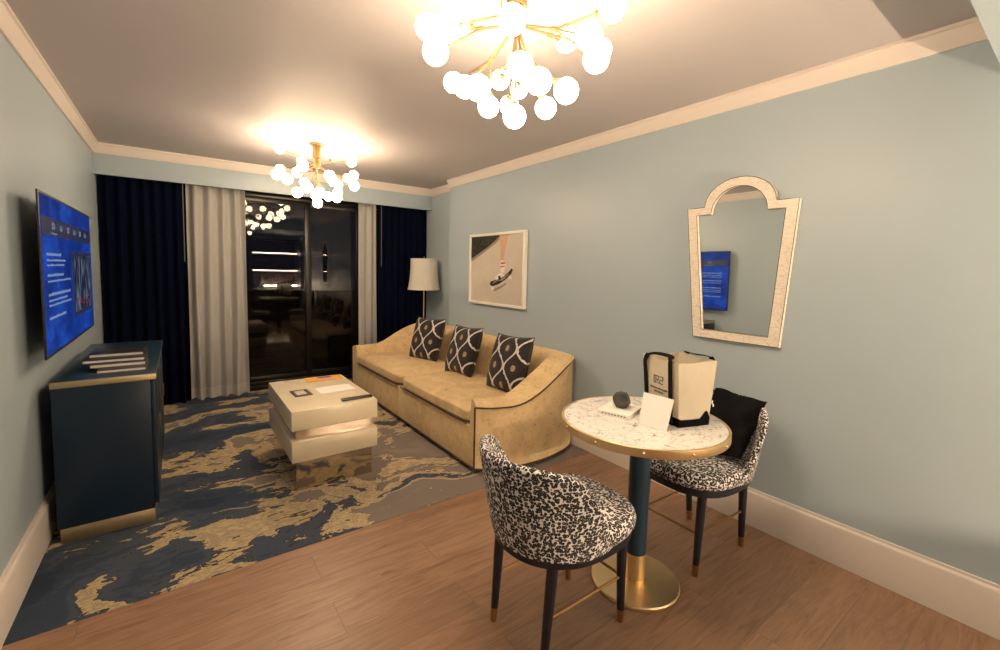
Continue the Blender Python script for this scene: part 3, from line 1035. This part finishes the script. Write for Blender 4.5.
# ------------------------------------------------------------------ round table
TX, TY = 1.687, 1.187
rt = thing('dining_table', 'round white marble table with a brass rim and navy column', 'table', (TX, TY, 0))
TT, TR = .7725, .362
bm = nbm(); lathe(bm, [(0, TT - .032), (TR - .010, TT - .032), (TR - .010, TT), (TR - .013, TT + .0025), (0, TT + .0025)], n=96); obj('tabletop', bm, M['marble'], rt)
bm = nbm(); lathe(bm, [(TR - .010, TT - .032), (TR - .002, TT - .034), (TR, TT - .031), (TR, TT + .001), (TR - .0015, TT + .0025), (TR - .009, TT + .0025), (TR - .010, TT + .002)], n=96); rim = obj('rim', bm, M['brass'], rt)
for k in range(12):
    a = 2 * PI * k / 12 + .12
    bm = nbm()
    bmesh.ops.create_uvsphere(bm, u_segments=12, v_segments=8, radius=.0058, matrix=Matrix.Translation(((TR + .0005) * math.cos(a), (TR + .0005) * math.sin(a), TT - .016)))
    obj('screw', bm, M['brass'], rim)
bm = nbm(); lathe(bm, [(0, TT - .062), (.19, TT - .062), (.19, TT - .05), (.30, TT - .034), (0, TT - .034)], n=48); obj('support_plate', bm, M['black_wood'], rt)
bm = nbm(); lathe(bm, [(0, .145), (.0462, .145), (.0462, TT - .06), (0, TT - .06)], n=48); obj('column', bm, M['navy_paint'], rt)
bm = nbm(); lathe(bm, [(0, .022), (.0475, .022), (.0475, .140), (.0462, .147), (0, .147)], n=48); obj('sleeve', bm, M['brass'], rt)
bm = nbm(); lathe(bm, [(0, 0), (.195, 0), (.198, .004), (.198, .014), (.193, .019), (.06, .024), (0, .024)], n=96); obj('base', bm, M['brass'], rt)

# ------------------------------------------------------------------ leopard chairs
def seat_pt(a, k=1.0):
    """plan outline of the seat, angle from +x (front)"""
    c, s = math.cos(a), math.sin(a)
    e = 2 / 2.7 if c > 0 else 2 / 2.15
    x = math.copysign(abs(c) ** e, c) * (.285 if c > 0 else .285)
    y = math.copysign(abs(s) ** e, s) * .248
    return x * k, y * k
def make_chair(label, loc, rz):
    t = thing('dining_chair', label, 'chair', loc, rz, 'leopard print dining chairs')
    n = 64
    bm = nbm()
    rows = []
    for k_, z_ in ((.0, .430), (.90, .430), (.985, .436), (1.015, .452), (1.02, .470), (1.0, .487), (.95, .497), (.80, .503), (.5, .507), (.0, .509)):
        if k_ == 0:
            rows.append([bm.verts.new((0, 0, z_))] )
        else:
            rows.append([bm.verts.new((*seat_pt(2 * PI * i / n, k_), z_)) for i in range(n)])
    for a, b in zip(rows, rows[1:]):
        for i in range(n):
            q = []
            for w_ in (a[i % len(a)], a[(i + 1) % n % len(a)], b[(i + 1) % n % len(b)], b[i % len(b)]):
                if w_ not in q:
                    q.append(w_)
            bm.faces.new(q)
    bmesh.ops.recalc_face_normals(bm, faces=bm.faces)
    obj('seat', bm, M['leopard'], t, smooth=60)
    bm = nbm()
    prism(bm, [seat_pt(2 * PI * i / n, .965) for i in range(n)], 'z', .396, .431, bev=.004)
    obj('seat_frame', bm, M['black_wood'], t)
    # curved tub back
    bm = nbm()
    nu, nv = 44, 18
    ztop = .762
    def back(u, v, off):
        # u -1..1 across, v 0..1 up ; off 0 = outside, 1 = inside
        thm = math.radians(lerp(108, 72, v ** .8))
        th = thm * u
        ctr = Vector((-.035, 0, 0))
        r_out = lerp(.250, .296, v ** .85)
        th_k = lerp(.052, .034, v) * (1 - .35 * abs(u) ** 4)
        r = r_out - off * th_k
        z_ = lerp(.428, ztop - .075 * abs(u) ** 5, v)
        e = Vector((-math.cos(th) * r * 1.0, math.sin(th) * r * .985, 0))
        return ctr + e + Vector((-.018 * v * math.cos(th), 0, z_))
    ring = []
    prof = [(0, 0)] + [(v / nv, 0) for v in range(1, nv)]
    rows = []
    for i in range(nu + 1):
        u = -1 + 2 * i / nu
        col = [back(u, j / nv, 0) for j in range(nv + 1)]
        top0, top1 = back(u, 1, 0), back(u, 1, 1)
        cap = []
        for a in range(1, 6):
            q = top0.lerp(top1, .5 - .5 * math.cos(PI * a / 6)); q.z += .014 * math.sin(PI * a / 6)
            cap.append(q)
        inn = [back(u, j / nv, 1) for j in range(nv, -1, -1)]
        rows.append([bm.verts.new(q) for q in col + cap + inn])
    m = len(rows[0])
    for a, b in zip(rows, rows[1:]):
        for j in range(m):
            bm.faces.new((a[j], b[j], b[(j + 1) % m], a[(j + 1) % m]))
    # rounded ends
    for row, sgn in ((rows[0], -1), (rows[-1], 1)):
        mid = []
        k2 = m // 2
        for j in range(k2):
            p, q = row[j].co, row[m - 1 - j].co
            c = (p + q) / 2
            nb = rows[1] if sgn < 0 else rows[-2]
            d = (c - (nb[j].co + nb[m - 1 - j].co) / 2)
            d = d.normalized() * .014 if d.length > 1e-6 else Vector()
            mid.append(bm.verts.new(c + d))
        for j in range(k2 - 1):
            bm.faces.new((row[j], row[j + 1], mid[j + 1], mid[j]))
            bm.faces.new((mid[j], mid[j + 1], row[m - 2 - j], row[m - 1 - j]))
        bm.faces.new([row[j] for j in range(k2 - 1, m - k2 + 1)] + [mid[k2 - 1]]) if m - 2 * k2 + 2 >= 2 else None
        bm.faces.new((row[0], mid[0], row[m - 1]))
    bmesh.ops.recalc_face_normals(bm, faces=bm.faces)
    obj('backrest', bm, M['leopard'], t, smooth=60)
    legs = {}
    for fx, sy in ((1, 1), (1, -1), (-1, 1), (-1, -1)):
        top = Vector((.195 if fx > 0 else -.185, .155 * sy, .400))
        foot = Vector((.213 if fx > 0 else -.215, .150 * sy, 0))
        bm = nbm()
        a = top.lerp(foot, .86)
        tube(bm, [top, top.lerp(foot, .3), a], [.0215, .020, .0150], 14)
        lg = obj('leg', bm, M['black_wood'], t)
        bm = nbm(); tube(bm, [a, foot], [.0155, .0125], 14); obj('ferrule', bm, M['brass_dark'], lg, label='brass ferrule')
        legs[(fx, sy)] = (top, foot)
    for sy in (1, -1):
        bm = nbm()
        p = legs[(-1, sy)][0].lerp(legs[(-1, sy)][1], .50); q = legs[(1, sy)][0].lerp(legs[(1, sy)][1], .50)
        tube(bm, [p, q], .0058, 10); obj('stretcher', bm, M['brass_dark'], t, label='thin brass stretcher')
    p = (legs[(1, 1)][0].lerp(legs[(1, 1)][1], .50)); q = legs[(1, -1)][0].lerp(legs[(1, -1)][1], .50)
    bm = nbm(); tube(bm, [p, q], .0058, 10); obj('stretcher', bm, M['brass_dark'], t, label='thin brass stretcher')
    return t
make_chair('leopard print chair with its back to the camera, in front of the round table', (1.225, 1.222, 0), 0.0)
make_chair('leopard print chair by the wall holding a black cloth bag', (2.172, 1.187, 0), PI - .03)

# black drawstring bag on the far chair
bg = thing('cloth_bag', 'flat black drawstring cloth bag propped on the chair by the wall', 'bag', (2.36, 1.07, .51))
bm = nbm()
n, m = 22, 18
def BG(sign):
    def f(i, j):
        u, v = i / n, j / m
        # corners: bottom-left, bottom-right, top-left, top-right (left = larger y)
        bl, br_, tl, tr = Vector((2.13, 1.21, .530)), Vector((2.215, .985, .528)), Vector((2.385, 1.215, .808)), Vector((2.425, .965, .795))
        p = bl.lerp(br_, u).lerp(tl.lerp(tr, u), v)
        nrm = Vector((-.74, -.22, .60)).normalized()
        e = ((1 - (2 * u - 1) ** 4) * (1 - (2 * v - 1) ** 6)) ** .5
        w_ = .008 * math.sin(9 * u + 4 * v) + .006 * math.sin(14 * v - 5 * u) + .010 * math.sin(5 * u + 1) * v
        p = p + nrm * (sign * .020 * e + w_)
        if v == 1:
            p.z += .006 * math.sin(11 * u)
        return p
    return f
grid(bm, BG(1), n + 1, m + 1); grid(bm, BG(-1), n + 1, m + 1)
bmesh.ops.remove_doubles(bm, verts=bm.verts, dist=.0003)
bmesh.ops.recalc_face_normals(bm, faces=bm.faces)
obj('pouch', bm, M['black_cloth'], bg, world=True, smooth=70)
for pts in ([(2.330, 1.20, .752), (2.305, 1.190, .745), (2.297, 1.178, .735), (2.293, 1.185, .715)], [(2.335, 1.145, .742), (2.312, 1.14, .735), (2.302, 1.145, .705)]):
    bm = nbm(); tube(bm, catmull(pts, 4), .0035, 6); obj('drawstring', bm, M['paper'], bg, world=True, label='white drawstring end')

# ------------------------------------------------------------------ things on the round table
ZTT = .7752
# book and stone ornament
bang = math.atan2(.295 - .235, 1.835 - 1.645)
bk = thing('book', 'white-edged book under the stone ornament on the round table', 'book', (1.676, 1.302, ZTT), bang)
hx, hy = .090, .076
bm = nbm(); box(bm, -hx, hx, -hy, hy, 0, .003, .001); box(bm, -hx, hx, -hy, hy, .017, .020, .001); box(bm, -hx, -hx + .003, -hy, hy, .003, .017); obj('cover', bm, M['paper'], bk)
bm = nbm(); box(bm, -hx + .003, hx - .005, -hy + .005, hy - .005, .003, .017); obj('pages', bm, M['page'], bk)
bm = nbm()
for k in range(8):
    box(bm, -hx - .0006, -hx + .0005, -.06 + k * .015, -.06 + k * .015 + .009, .007, .012)
obj('print', bm, M['ink'], bk)
on = thing('stone_ornament', 'dark faceted stone ornament sitting on the book', 'ornament', (1.687, 1.305, ZTT + .0205))
bm = nbm()
bmesh.ops.create_icosphere(bm, subdivisions=1, radius=.040)
# dodecahedron = dual of the icosahedron
fc = []
src = nbm(); bmesh.ops.create_icosphere(src, subdivisions=1, radius=1)
bm.free(); bm = nbm()
cen = {}
for f in src.faces:
    cen[f.index] = bm.verts.new(f.calc_center_median().normalized() * .044)
src.verts.ensure_lookup_table()
for v in src.verts:
    fs = list(v.link_faces)
    u_, w_ = frame_of(v.co)
    fs.sort(key=lambda f: math.atan2((f.calc_center_median() - v.co).dot(w_), (f.calc_center_median() - v.co).dot(u_)))
    bm.faces.new([cen[f.index] for f in fs])
src.free()
bmesh.ops.recalc_face_normals(bm, faces=bm.faces)
bmesh.ops.bevel(bm, geom=list(bm.edges), offset=.0015, segments=1, affect='EDGES')
low = min(v.co.z for v in bm.verts)
R_ = Matrix.Rotation(math.radians(31.7), 4, 'Y') @ Matrix.Rotation(.3, 4, 'Z')
bmesh.ops.transform(bm, matrix=Matrix.Rotation(.2, 4, 'Z'), verts=bm.verts)
low = min(v.co.z for v in bm.verts)
bmesh.ops.translate(bm, vec=(0, 0, -low), verts=bm.verts)
obj('polyhedron', bm, M['stone'], on, smooth=0)

# tote bag
tb_c = Vector((1.714, 1.023, ZTT)); u1 = Vector((.30, .954, 0)).normalized(); u2 = Vector((.954, -.30, 0)).normalized()
tb = thing('tote_bag', 'cream canvas tote bag with black base and straps on the round table', 'bag', tuple(tb_c + u1 * .112 + u2 * .080), math.atan2(u1.y, u1.x))
# local frame: x along the logo face (away from the near corner), y = -u2 direction (front face at +y)
LW, LD, LH = .222, .158, .280
def tote_pt(s, z_):
    """s 0..4 round the plan: front (0-1), far side (1-2), back (2-3), near side (3-4)"""
    v = z_ / LH
    w_, d = LW / 2 * (1 + .07 * v), LD / 2 * (1 + .30 * v)
    k = int(s) % 4; f = s - int(s)
    P4 = [(-w_, d), (w_, d), (w_, -d), (-w_, -d)]
    a, b = P4[k], P4[(k + 1) % 4]
    x, y = lerp(a[0], b[0], f), lerp(a[1], b[1], f)
    bul = .014 * math.sin(PI * f) * math.sin(PI * min(1, v * 1.05)) * (1 if k % 2 == 0 else .8)
    nx, ny = [(0, 1), (1, 0), (0, -1), (-1, 0)][k]
    if k % 2 == 1:                                  # gusset folds inwards at the top
        bul -= .014 * math.sin(PI * f) * v ** 2
    zz = z_ + (.004 * math.sin(PI * f * 2 + 1) * v ** 3 if k % 2 == 1 else .004 * math.sin(PI * f * 3) * v ** 3)
    return Vector((x + nx * bul, y + ny * bul, zz))
def tote_wall(zs, per=14, th=.003, off=0.0):
    bm = nbm()
    def P(i, j):
        s = i / per
        z_ = zs(s % 4)[j]
        p = tote_pt(s, z_)
        if off:
            q = tote_pt(s, z_); r = Vector((q.x, q.y, 0))
            p = p + r.normalized() * off
        return p
    J = len(zs(0))
    V, fs = grid(bm, P, per * 4, J, wrap_u=True)
    bmesh.ops.solidify(bm, geom=fs, thickness=th)
    bmesh.ops.recalc_face_normals(bm, faces=bm.faces)
    return bm
bm = tote_wall(lambda s: [LH * k / 14 for k in range(15)])
box(bm, -LW / 2, LW / 2, -LD / 2, LD / 2, .002, .005)
obj('body', bm, M['canvas'], tb, smooth=50)
def basez(s):
    k = int(s) % 4; f = s - int(s)
    if k % 2 == 0:
        h = .040
    else:
        h = .040 + .030 * max(0, abs(f - .5) - .25) / .25 if k == 1 else (.034 + .040 * max(0, 1 - abs(f - .17) / .17))
    return [.0 + h * j / 4 for j in range(5)]
bm = tote_wall(basez, 14, .002, .003)
obj('base', bm, M['black_web'], tb, smooth=50, label='black canvas base')
def strap(sign):
    """webbing up the face, over the top in a loop and down again; sign +1 = logo face"""
    pts = []
    ya = lambda z_: (LD / 2 * (1 + .30 * z_ / LH) + .014 * math.sin(PI * .15) + .005)
    def xs(e, z_):
        return e * (LW / 2 - .032) * (1 + .07 * z_ / LH)
    a = [Vector((xs(-1, z_), sign * (ya(z_) + .004), z_)) for z_ in (.004, .07, .14, .20, .258)]
    b = [Vector((xs(1, z_), sign * (ya(z_) + .004), z_)) for z_ in (.258, .20, .14, .07, .004)]
    y_ = sign * ya(LH)
    # the handle flops over the opening towards the near side
    loop = [Vector((-LW / 2 + .034, y_ * .98, .287)), Vector((-LW / 2 + .050, y_ * .82, .297)), Vector((-.015, y_ * .66, .296)), Vector((.045, y_ * .74, .295)), Vector((LW / 2 - .040, y_ * .95, .287))]
    pts = catmull(a + loop + b, 6)
    bm = nbm()
    hw = .0125
    rows = []
    for i, p in enumerate(pts):
        d = (pts[min(i + 1, len(pts) - 1)] - pts[max(i - 1, 0)]).normalized()
        up = Vector((0, sign, 0)) if abs(d.z) > .6 else Vector((0, .35 * sign, 1)).normalized()
        w_ = d.cross(up).normalized()
        nn = w_.cross(d).normalized()
        rows.append([bm.verts.new(p + w_ * sx_ * hw + nn * sy_ * .0013) for sx_, sy_ in ((1, 1), (-1, 1), (-1, -1), (1, -1))])
    for r1, r2 in zip(rows, rows[1:]):
        for j in range(4):
            bm.faces.new((r1[j], r1[(j + 1) % 4], r2[(j + 1) % 4], r2[j]))
    bm.faces.new(rows[0]); bm.faces.new(rows[-1][::-1])
    bmesh.ops.recalc_face_normals(bm, faces=bm.faces)
    return obj('strap', bm, M['black_web'], tb, smooth=40, label='black webbing strap')
strap(1); strap(-1)
# logo on the front face (seen from outside, left = larger local x)
bm = nbm()
yf = LD / 2 * (1 + .30 * .5) + .014
def ink(xa, xb, za, zb_):
    vv = (za + zb_) / 2 / LH
    y_ = tote_pt(.5, (za + zb_) / 2).y
    box(bm, min(xa, xb), max(xa, xb), y_ - .006, y_ + .0012, za, zb_)
def ser(xa, za, segs, w_=.026, h_=.034, t_=.0034):
    for s_ in segs:
        X0, X1 = xa, xa - w_
        if s_ == 't': ink(X0, X1, za + h_ - t_, za + h_)
        if s_ == 'm': ink(X0, X1, za + h_ / 2 - t_ / 2, za + h_ / 2 + t_ / 2)
        if s_ == 'b': ink(X0, X1, za, za + t_)
        if s_ == 'l': ink(X0, X0 - t_, za, za + h_)
        if s_ == 'r': ink(X1 + t_, X1, za + h_ / 2, za + h_)
        if s_ == 'q': ink(X1 + t_, X1, za, za + h_ / 2)
        if s_ == 'p': ink(X0, X0 - t_, za, za + h_ / 2)
ser(.030, .168, 'lt', .010); ser(.018, .168, 'tmlr', .022)
for k_ in range(4):
    ink(.010 - k_ * .0035, .0065 - k_ * .0035, .1805 - k_ * .0042, .1858 - k_ * .0042)
ser(-.009, .168, 'trmpb', .022)
ser(.030, .168, 'b', .020, .034)
rnd = random.Random(11)
x = .052
while x > -.058:                                   # two lines of small illegible lettering
    l = rnd.uniform(.003, .0055); ink(x, x - l, .142, .142 + rnd.choice((.006, .0075))); x -= l + (.0022 if rnd.random() < .8 else .006)
x = .026
while x > -.030:
    l = rnd.uniform(.003, .005); ink(x, x - l, .127, .127 + rnd.choice((.0055, .007))); x -= l + (.0022 if rnd.random() < .8 else .006)
obj('logo', bm, M['ink'], tb, smooth=0)

# welcome card leaning on the tote
cd = thing('greeting_card', 'white greeting card leaning against the tote bag', 'card', (1.64, 1.09, ZTT))
bm = nbm()
q = [Vector((1.603, 1.146, ZTT + .0005)), Vector((1.630, 1.025, ZTT + .0005)), Vector((1.677, 1.027, .903)), Vector((1.647, 1.156, .911))]
nn = (q[1] - q[0]).cross(q[3] - q[0]).normalized()
A = [bm.verts.new(p) for p in q]; B = [bm.verts.new(p + nn * .0012) for p in q]
bm.faces.new(A); bm.faces.new(B[::-1])
for k in range(4):
    bm.faces.new((A[k], B[k], B[(k + 1) % 4], A[(k + 1) % 4]))
bmesh.ops.recalc_face_normals(bm, faces=bm.faces)
obj('card', bm, M['paper'], cd, world=True, smooth=0)
bm = nbm()
rnd = random.Random(5)
def cardmark(s0, s1, t0, t1):
    def at_(s_, t_):
        return q[0].lerp(q[1], s_).lerp(q[3].lerp(q[2], s_), t_)
    sg_ = -1 if nn.x > 0 else 1
    vs = [bm.verts.new(at_(a, b) + nn * sg_ * -.0004 if False else at_(a, b) + nn * (.0016 if nn.x < 0 else -.0004)) for a, b in ((s0, t0), (s1, t0), (s1, t1), (s0, t1))]
    bm.faces.new(vs)
s = .42
while s < .66:
    l = rnd.uniform(.015, .035); cardmark(s, s + l, .46, .485 + rnd.uniform(0, .02)); s += l + .012
cardmark(.22, .26, .83, .85)
obj('handwriting', bm, M['ink'], cd, world=True, smooth=0)

# ------------------------------------------------------------------ bar behind the camera (seen in the window glass)
br = thing('bar_cabinet', 'dark bar cabinet with lit shelves on the entry wall', 'cabinet', (2.05, -1.5, 0))
bm = nbm()
box(bm, 1.45, 2.60, -1.745, -1.725, .84, 2.1); box(bm, 1.45, 1.475, -1.725, -.98, .84, 2.1); box(bm, 2.575, 2.60, -1.725, -.98, .84, 2.1)  # back board; side panels extended forward to keep LED light from spreading left
box(bm, 1.45, 2.60, -1.745, -1.45, 2.08, 2.12)
obj('back_and_light_baffles', bm, M['dark_board'], br, world=True)
bm = nbm(); box(bm, 1.45, 2.60, -1.745, -1.25, .02, .80, .004); obj('body', bm, M['dark_board'], br, world=True)
bm = nbm(); box(bm, 1.44, 2.61, -1.745, -1.23, .80, .84, .004); obj('counter', bm, M['marble'], br, world=True)
for z_ in (1.29, 1.74):
    bm = nbm(); box(bm, 1.475, 2.575, -1.725, -1.46, z_, z_ + .028); s_ = obj('shelf', bm, M['dark_board'], br, world=True)
    bm = nbm(); box(bm, 1.48, 2.57, -1.460, -1.452, z_ + .003, z_ + .025); obj('led_strip', bm, M['led'], s_, world=True)

bm = nbm(); box(bm, 1.80, 2.57, -1.462, -1.450, .903, .915); obj('led_strip', bm, M['led_strong'], br, world=True)

# ------------------------------------------------------------------ world, camera
w = bpy.data.worlds.new('night'); bpy.context.scene.world = w; w.use_nodes = True
w.node_tree.nodes['Background'].inputs[0].default_value = (.010, .012, .020, 1)
w.node_tree.nodes['Background'].inputs[1].default_value = .25

yaw, pitch, roll, f_px, cy_px = .6332, -.0746, .0223, 439.53, 303.559
fw_ = Vector((math.sin(yaw) * math.cos(pitch), math.cos(yaw) * math.cos(pitch), math.sin(pitch)))
rr = Vector((math.cos(yaw), -math.sin(yaw), 0)); uu = rr.cross(fw_)
r_ = rr * math.cos(roll) + uu * math.sin(roll); u_ = uu * math.cos(roll) - rr * math.sin(roll)
cam = bpy.data.cameras.new('camera'); co = bpy.data.objects.new('camera', cam); link(co)
co.matrix_world = Matrix(((r_.x, u_.x, -fw_.x, 0), (r_.y, u_.y, -fw_.y, 0), (r_.z, u_.z, -fw_.z, 1.43), (0, 0, 0, 1)))
cam.sensor_width = 36; cam.sensor_fit = 'HORIZONTAL'
cam.lens = f_px * 36 / 1000
cam.shift_y = -(325 - cy_px) / 1000
cam.clip_start = .05
sn = bpy.context.scene
sn.camera = co
sn.view_settings.view_transform = 'Standard'; sn.view_settings.look = 'None'
sn.view_settings.gamma = 1; sn.view_settings.use_curve_mapping = False
sn.view_settings.exposure = 2.05
